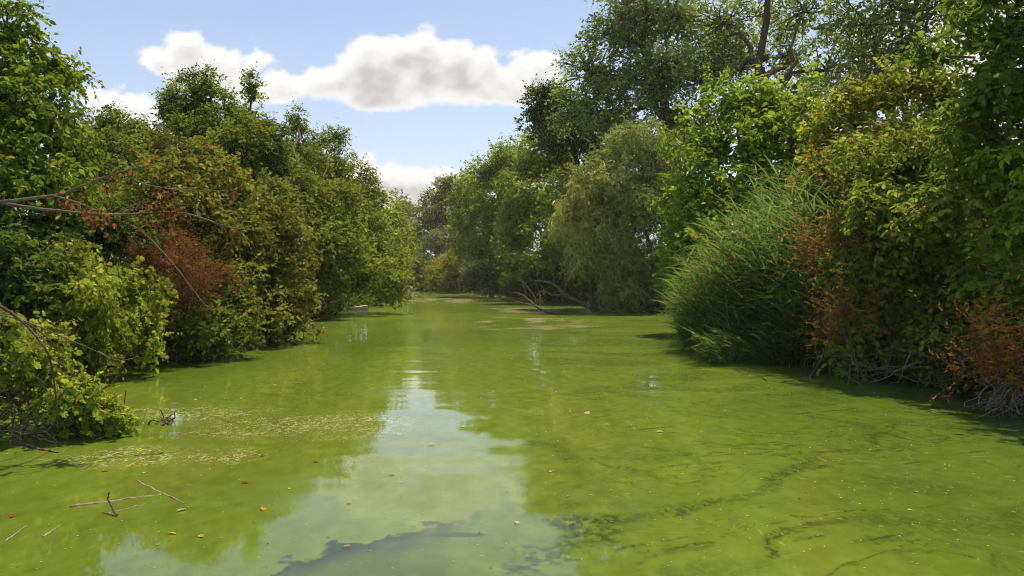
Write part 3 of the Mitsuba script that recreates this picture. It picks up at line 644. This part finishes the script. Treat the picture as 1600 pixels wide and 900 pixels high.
plant('grape_vine', 'light green grape vine curtain hanging over the left waterline', 'vine',
      [lobe(115, 415, 9.8, 50, 40), lobe(95, 470, 9.6, 40, 50), lobe(150, 480, 9.4, 48, 48), lobe(200, 450, 10.2, 45, 35), lobe(190, 515, 9.9, 50, 42), lobe(235, 510, 10.5, 34, 42), lobe(120, 535, 9.4, 50, 35)],
      'grape', at(110, 575, 10.1)[:2], 0.035, 59, dens=0.75, stems=3, singles=200, kind='grape', size=0.056, spray=0.19, per=7, droop=0.8, clump=(18, 0.30), bsdf='leaf_glossy', up=0.3, jit=0.85, gain=0.9)
plant('withered_shrub', 'rounded red brown dead shrub on the left bank beside the grape vine', 'shrub',
      [lobe(270, 425, 11.6, 55, 42), lobe(310, 440, 11.8, 36, 42), lobe(240, 415, 11.7, 35, 32), lobe(290, 470, 11.6, 40, 30)], 'rust', at(280, 550, 12.4)[:2], 0.025, 60, dens=1.3, twigs=1.0, stems=4, **{**RUST, 'size': 0.045, 'spray': 0.16})
plant('low_shrub', 'low shadowy shrub with pale leaves at the water edge below the red brown one', 'shrub',
      [lobe(290, 515, 11.8, 50, 35), lobe(345, 500, 12.6, 45, 40), lobe(330, 535, 12.3, 45, 22), lobe(370, 450, 13.2, 32, 40)], 'mid', at(320, 550, 12.8)[:2], 0.03, 61, dens=0.8, stems=3, **{**SHR, 'size': 0.07})
plant('grape_vine', 'yellow green grape vine heaped in a mound at the near left waterline', 'vine',
      [lobe(10, 545, 6.2, 55, 42), lobe(62, 582, 6.2, 42, 42), lobe(110, 622, 6.2, 40, 36), lobe(150, 650, 6.25, 34, 22), lobe(182, 664, 6.3, 22, 12), lobe(-40, 540, 6.2, 50, 45), lobe(105, 665, 6.3, 40, 18), lobe(35, 600, 6.6, 40, 45)],
      'grape', at(40, 640, 6.4)[:2], 0.022, 62, dens=0.8, stems=4, singles=280, kind='grape', size=0.043, spray=0.13, per=7, droop=0.5, clump=(20, 0.30), bsdf='leaf_glossy', up=0.4, jit=0.8)

# low growth along both shores, past counting
rng = np.random.default_rng(9)
for key, shore, sgn, lab in (('left_undergrowth', SHORE_L, -1, 'shadowy undergrowth along the foot of the left bank'), ('right_undergrowth', SHORE_R, 1, 'shadowy undergrowth along the foot of the right bank')):
    n = 44000
    y = 4 + 100 * rng.random(n) ** 1.7
    off = rng.random(n)
    x = np.interp(y, shore[:, 0], shore[:, 1]) + sgn * (off * 5.5 * (0.6 + y / 50) - 0.05)
    tall = (0.35 + 2.3 * off * meshkit.fbm(np.stack([x * 0.7, y * 0.7, 0 * x], -1), 3, 6)) * (0.8 + y / 45)
    p = np.stack([x, y, np.maximum(ground_z(x, y), 0) + tall * rng.random(n)], -1)
    c = np.array((0.075, 0.11, 0.02)) * rng.uniform(0.6, 1.5, (n, 1))
    put_leaves(key, 'small', p, rng.normal(size=(n, 3)), unit(rng.normal(size=(n, 3)) + np.array([0, 0, 1.0])), 0.085 + 0.0040 * y, c, 'leaf_matte', False)
    labels[key] = {'label': lab, 'category': 'undergrowth', 'kind': 'stuff'}


# ------------------------------------------------------------------ dead branches
def branch(name, label, limbs, radii, bsdf='dead_wood', seed=1, tufts=0, category='branch', names=None):
    rng = np.random.default_rng(seed)
    key = thing(name, label, category)
    for k, (line, r) in enumerate(zip(limbs, radii)):
        P = np.array(line)
        t = np.linspace(0, 1, len(P))
        tt = np.linspace(0, 1, 4 * len(P))
        from scipy.interpolate import CubicSpline
        Q = CubicSpline(t, P)(tt) + rng.normal(0, 0.15 * r, (len(tt), 3))
        rods(numbered(key + ('__bough' if k == 0 else '__twig')), [tube(Q, np.linspace(r, r * 0.25, len(tt)), 8)], bsdf)
    if tufts:
        Ps = []
        for line, r in zip(limbs, radii):
            P = np.array(line)
            for _ in range(tufts):
                t = rng.uniform(0.25, 1)
                p = np.array([np.interp(t, np.linspace(0, 1, len(P)), P[:, a]) for a in range(3)])
                Ps.append(p + rng.normal(0, 0.035, (14, 3)) + np.array([0, 0, -0.05]))
        p = np.vstack(Ps)
        n = len(p)
        c = np.array((0.17, 0.080, 0.035)) * rng.uniform(0.6, 1.4, (n, 1))
        put_leaves(key + '__withered_leaves', 'oval', p, rng.normal(size=(n, 3)) + np.array([0, 0, -0.8]), rng.normal(size=(n, 3)), rng.uniform(0.03, 0.06, n), c, 'leaf_matte')
    return key


branch('bare_branch', 'long bare grey branch with withered rust leaves reaching in from the left edge',
       [[at(-60, 300, 5.6), at(20, 320, 5.7), at(110, 332, 5.8), at(200, 335, 6.0), at(285, 333, 6.2), at(350, 352, 6.3), at(430, 355, 6.5)],
        [at(-60, 350, 5.6), at(0, 316, 5.6), at(80, 306, 5.7), at(150, 282, 5.8), at(215, 262, 5.9), at(250, 258, 6.0)],
        [at(85, 306, 5.7), at(130, 320, 5.6), at(160, 335, 5.6)], [at(200, 275, 5.9), at(235, 290, 6.0), at(290, 297, 6.2), at(365, 298, 6.4)],
        [at(180, 335, 6.0), at(215, 318, 6.0), at(262, 300, 6.1)], [at(240, 335, 6.1), at(270, 322, 6.0), at(300, 320, 6.0)]],
       [0.014, 0.015, 0.007, 0.006, 0.006, 0.005], seed=3, tufts=4)
branch('fallen_branch', 'pale dead bough slanting out of the water beside the willow',
       [[at(932, 484, 32), at(900, 470, 32), at(880, 458, 31.8), at(866, 445, 31.6), at(850, 440, 31.5), at(835, 438, 31.5)],
        [at(880, 458, 31.8), at(862, 461, 31.5), at(850, 452, 31.3), at(843, 444, 31.2)], [at(866, 445, 31.6), at(862, 425, 31.5), at(855, 410, 31.5)],
        [at(845, 478, 31.5), at(843, 460, 31.4), at(836, 440, 31.4)]], [0.10, 0.045, 0.03, 0.025], seed=4)
branch('fallen_branch', 'forked dead branch lying half in the water left of the pale bough',
       [[on_water(866, 489), at(845, 483, 29.3), at(828, 470, 29.5), at(815, 460, 29.6), at(800, 458, 29.6)],
        [at(835, 476, 29.4), at(834, 462, 29.2), at(822, 446, 29.2), at(812, 434, 29.2)], [at(822, 464, 29.5), at(818, 446, 29.5), at(806, 430, 29.6)],
        [at(840, 480, 29.3), at(820, 474, 29.0), at(802, 470, 29.0)]], [0.055, 0.035, 0.025, 0.025], seed=5)
branch('tree_stump', 'dark leaning stump at the foot of the pale willow', [[at(938, 492, 31.5), at(928, 478, 31.6), at(925, 455, 31.7), at(928, 430, 31.9), at(920, 405, 32)], [at(926, 440, 31.8), at(915, 425, 31.7), at(905, 418, 31.6)]],
       [0.20, 0.08], 'bark', 6, category='tree stump')
branch('vine_cane', 'thin grey cane arching down over the red brown dead shrub',
       [[at(205, 352, 10.6), at(240, 378, 10.5), at(285, 430, 10.4), at(322, 478, 10.4), at(345, 483, 10.5), at(372, 478, 10.7)]], [0.010], seed=7, category='vine stem')
branch('vine_cane', 'long bare cane hanging from the grape vine mound across the grape vine curtain',
       [[at(0, 492, 5.5), at(60, 510, 5.6), at(110, 532, 5.9), at(150, 549, 6.2), at(178, 562, 6.4), at(215, 557, 6.6)], [at(150, 549, 6.2), at(165, 556, 6.2), at(180, 572, 6.2)]], [0.006, 0.004], seed=8, category='vine stem')
branch('vine_cane', 'thick brown cane bent over the top of the grape vine mound',
       [[at(-20, 470, 5.6), at(25, 495, 5.5), at(60, 530, 5.4), at(80, 570, 5.45), at(88, 640, 5.6), at(86, 680, 5.8)], [at(30, 500, 5.5), at(70, 525, 5.5), at(95, 560, 5.6)]], [0.012, 0.006], 'bark', seed=9, category='vine stem')
branch('hanging_twig', 'slender twigs hanging over the water at the end of the overhanging tree',
       [[at(612, 440, 29.5), at(636, 455, 29), at(642, 468, 28.8), at(640, 485, 28.6)], [at(620, 430, 29.5), at(655, 462, 29), at(672, 472, 28.9), at(676, 466, 28.8)]], [0.018, 0.016], seed=10, category='twig')

def brushwood(label, px0, px1, py0, py1, d0, d1, n, seed, length=0.5):
    """Dead twigs and roots caught along the foot of a bank."""
    g = np.random.default_rng(seed)
    key = thing('brushwood', label, 'brushwood')
    sticks = []
    for _ in range(n):
        t = g.random()
        d = d0 + (d1 - d0) * t + g.normal(0, 0.15)
        a = at(px0 + (px1 - px0) * t + g.normal(0, 6), py0 + (py1 - py0) * t, d)
        a[2] = abs(g.normal(0, 0.18))
        b = a + g.normal(0, 1, 3) * length * np.array([0.7, 0.5, 0.45]) + np.array([-0.1 * np.sign(a[0]), -0.15, 0.05])
        b[2] = max(b[2], 0.0)
        sticks.append(tube(bend(a, b, g, 0.3, 7), np.linspace(0.009, 0.003, 7) * g.uniform(0.5, 1.5), 5))
    rods(key + '__bough', sticks[:1], 'dead_wood')
    rods(key + '__twigs', sticks[1:], 'dead_wood', True)


brushwood('tangle of dead grey twigs along the foot of the overhanging shrub', 1300, 1500, 578, 615, 10.7, 8.8, 75, 61)
brushwood('dead twigs and roots at the waterline below the red brown dead shrub', 200, 380, 575, 545, 11.4, 13.9, 110, 62)
brushwood('grey driftwood caught at the foot of the yellowish rounded shrub', 380, 480, 545, 515, 14.2, 19, 90, 63, 0.6)
brushwood('pale driftwood along the bank between the pale willow and the reed bed', 945, 1045, 487, 490, 32.0, 29.5, 70, 64, 0.9)
brushwood('dark twigs under the grape vine mound', 0, 110, 690, 690, 6.3, 6.3, 70, 65, 0.3)

# ------------------------------------------------------------------ things afloat
rng = np.random.default_rng(21)


def stick(label, pts, r, bsdf='pale_wood', name='floating_stick', seed=1):
    g = np.random.default_rng(seed)
    P = np.array(pts)
    t = np.linspace(0, 1, 12)
    Q = np.stack([np.interp(t, np.linspace(0, 1, len(P)), P[:, a]) for a in range(3)], -1) + g.normal(0, r * 0.35, (12, 3)) - [0, 0, 0.3 * r]
    key = thing(name, label, 'stick')
    scene[key] = mikit.ply(tube(Q, r * np.linspace(1.1, 0.6, 12) * g.uniform(0.85, 1.15, 12), 8), bsdf, True)


stick('grey weathered stick floating level among the algae at the lower left', [on_water(108, 793), on_water(180, 783), on_water(248, 773)], 0.011, seed=1)
stick('short pale stick beside the grey weathered one', [on_water(168, 803), on_water(200, 795), on_water(226, 788)], 0.006, seed=2)
stick('straight yellowish reed stalk floating right of the grey stick', [on_water(214, 752), on_water(250, 770), on_water(287, 787)], 0.006, seed=3)
stick('curled brown stem standing out of the water across the grey stick', [at(182, 806, 4.1), at(172, 790, 4.15), at(167, 778, 4.2), at(169, 770, 4.2)], 0.006, 'bark', seed=4)
stick('thin straw coloured twig floating lowest at the left', [on_water(66, 839), on_water(94, 820)], 0.005, seed=5)
stick('sunken pale twig left of the straw coloured one', [on_water(6, 846, 0.003), on_water(40, 822, 0.003)], 0.004, seed=6)
stick('dark twig stranded beside the foot of the grape vine mound', [on_water(20, 690, 0.01), on_water(60, 700, 0.01), on_water(90, 706, 0.01)], 0.012, 'bark', seed=7)


def drift_leaf(p, size, color, label, group=None, curl=0.25, name='floating_leaf'):
    key = thing(name, label, 'leaf', group)
    a = rng.uniform(0, 2 * np.pi)
    v, f, c = leaf_mesh('oval', np.array([p]) + np.array([[0, 0, 0.006]]), np.array([[math.cos(a), math.sin(a), 0.05]]), np.array([[rng.normal(0, curl), rng.normal(0, curl), 1.0]]), np.array([size]), np.array([color]))
    v[:, 2] = np.maximum(v[:, 2], 0.004)
    scene[key] = mikit.ply((v, f), 'leaf_matte', False, color=c)


for px, py, s, c, lb in [(412, 795, 0.06, (0.42, 0.27, 0.06), 'yellow leaf floating at the edge of the pale reflection, nearest the middle'),
                         (375, 757, 0.05, (0.20, 0.06, 0.02), 'dark red brown leaf floating above the yellow one'),
                         (413, 714, 0.045, (0.26, 0.07, 0.02), 'rust leaf floating left of the pale scum raft'),
                         (497, 722, 0.045, (0.22, 0.07, 0.03), 'small brown leaf floating right of the rust one'),
                         (157, 737, 0.05, (0.28, 0.09, 0.02), 'orange brown leaf floating below the vine mound'),
                         (22, 807, 0.045, (0.26, 0.09, 0.04), 'red brown leaf floating at the far lower left'),
                         (262, 835, 0.045, (0.5, 0.36, 0.12), 'pale yellow leaf above the corner of the pale reflection'),
                         (290, 797, 0.06, (0.42, 0.40, 0.20), 'pale leaf at the tip of the floating reed stalk'),
                         (808, 821, 0.05, (0.50, 0.48, 0.36), 'whitish leaf floating on the open water near the boat'),
                         (678, 695, 0.06, (0.48, 0.46, 0.36), 'whitish curled leaf on the blue reflection'),
                         (915, 645, 0.10, (0.46, 0.46, 0.30), 'pale feathery leaf right of the sky reflection'),
                         (1038, 676, 0.07, (0.48, 0.48, 0.34), 'pale leaf drifting on the green right of the feathery one'),
                         (860, 740, 0.06, (0.42, 0.42, 0.34), 'pale leaf on the pale reflection, right of the middle')]:
    drift_leaf(on_water(px, py), s, c, lb)
for k in range(40):
    px, py = rng.uniform(20, 1560), 500 + 380 * rng.random() ** 1.3
    p = on_water(px, py)
    if not (np.interp(p[1], SHORE_L[:, 0], SHORE_L[:, 1]) + 0.4 < p[0] < np.interp(p[1], SHORE_R[:, 0], SHORE_R[:, 1]) - 0.5):
        continue
    drift_leaf(p, rng.uniform(0.025, 0.05), np.array((0.40, 0.40, 0.20)) * rng.uniform(0.7, 1.2), 'tiny pale leaf fragment floating on the green water', 'pale leaf fragments on the water')
# specks of seed, foam and broken leaf, past counting
n = 2600
px, py = rng.uniform(-40, 1640, n), 462 + 430 * rng.random(n) ** 1.6
raft = rng.random(n) < 0.35
px[raft], py[raft] = rng.normal(470, 60, raft.sum()), rng.normal(668, 11, raft.sum())
d = F * CAM_H / (py - HY)
p = np.stack([(px - CX) / F * d, d, 0.004 + 0 * d], -1)
ok = (p[:, 0] > np.interp(d, SHORE_L[:, 0], SHORE_L[:, 1]) + 0.2) & (p[:, 0] < np.interp(d, SHORE_R[:, 0], SHORE_R[:, 1]) - 0.3) & (d < 60)
p, raft = p[ok], raft[ok]
n = len(p)
c = np.where(rng.random((n, 1)) < 0.72, np.array([(0.44, 0.44, 0.22)]), np.array([(0.09, 0.06, 0.03)])) * rng.uniform(0.6, 1.15, (n, 1))
put_leaves('floating_debris', 'small', p, np.stack([rng.normal(size=n), rng.normal(size=n), 0.02 + 0 * d[:n]], -1), np.array([[0, 0, 1.0]]) + 0.15 * rng.normal(size=(n, 3)), rng.uniform(0.006, 0.018, n) * np.where(raft, 0.9, 0.7 + p[:, 1] / 14), c, 'leaf_matte', False)
labels['floating_debris'] = {'label': 'specks of seed, foam and broken leaf scattered over the algae', 'category': 'debris', 'kind': 'stuff'}
# drift tangle off the vine mound
rng2 = np.random.default_rng(31)
key = thing('drift_tangle', 'tangle of dark twigs adrift off the tip of the grape vine mound', 'driftwood')
for k in range(14):
    a = on_water(265 + rng2.normal(0, 12), 660 + rng2.normal(0, 4)) + [0, 0, 0.0]
    b = a + np.array([rng2.normal(0, 0.09), rng2.normal(0, 0.06), abs(rng2.normal(0, 0.04))])
    rods(numbered_fast(key + '__twig'), [tube(bend(a, b, rng2, 0.3, 6), np.linspace(0.008, 0.003, 6), 5)])
# a pale board end under the overhanging tree
p = on_water(556, 486)
key = thing('floating_board', 'pale weathered board end afloat under the overhanging tree on the left', 'board')
b = trimesh.creation.box((0.95, 0.45, 0.24))
b = b.subdivide().subdivide()
v = np.array(b.vertices)
v += (meshkit.noise(v * 9)[:, None] - 0.5) * 0.03 * unit(v)
v[:, 2] += 0.12 * v[:, 0]
b.vertices = v @ trimesh.transformations.rotation_matrix(0.25, [0, 0, 1])[:3, :3].T + p + [0, 0, 0.06]
scene['pale_board'] = {'type': 'diffuse', 'reflectance': {'type': 'rgb', 'value': [0.55, 0.53, 0.48]}}
scene[key] = mikit.ply(b, 'pale_board', 30)

# ------------------------------------------------------------------ the air: far trees fade a little
scene['air'] = {'type': 'homogeneous', 'albedo': {'type': 'rgb', 'value': [0.95, 0.95, 0.95]}, 'sigma_t': 0.00035}
scene['haze'] = {'type': 'cube', 'to_world': T().translate([0, 200, 12.5]) @ T().scale([620, 520, 14.5]), 'bsdf': {'type': 'null'}, 'interior': {'type': 'ref', 'id': 'air'}}
scene['camera']['medium'] = {'type': 'ref', 'id': 'air'}
labels['haze'] = {'label': 'thin summer haze over the channel', 'category': 'haze', 'kind': 'stuff'}
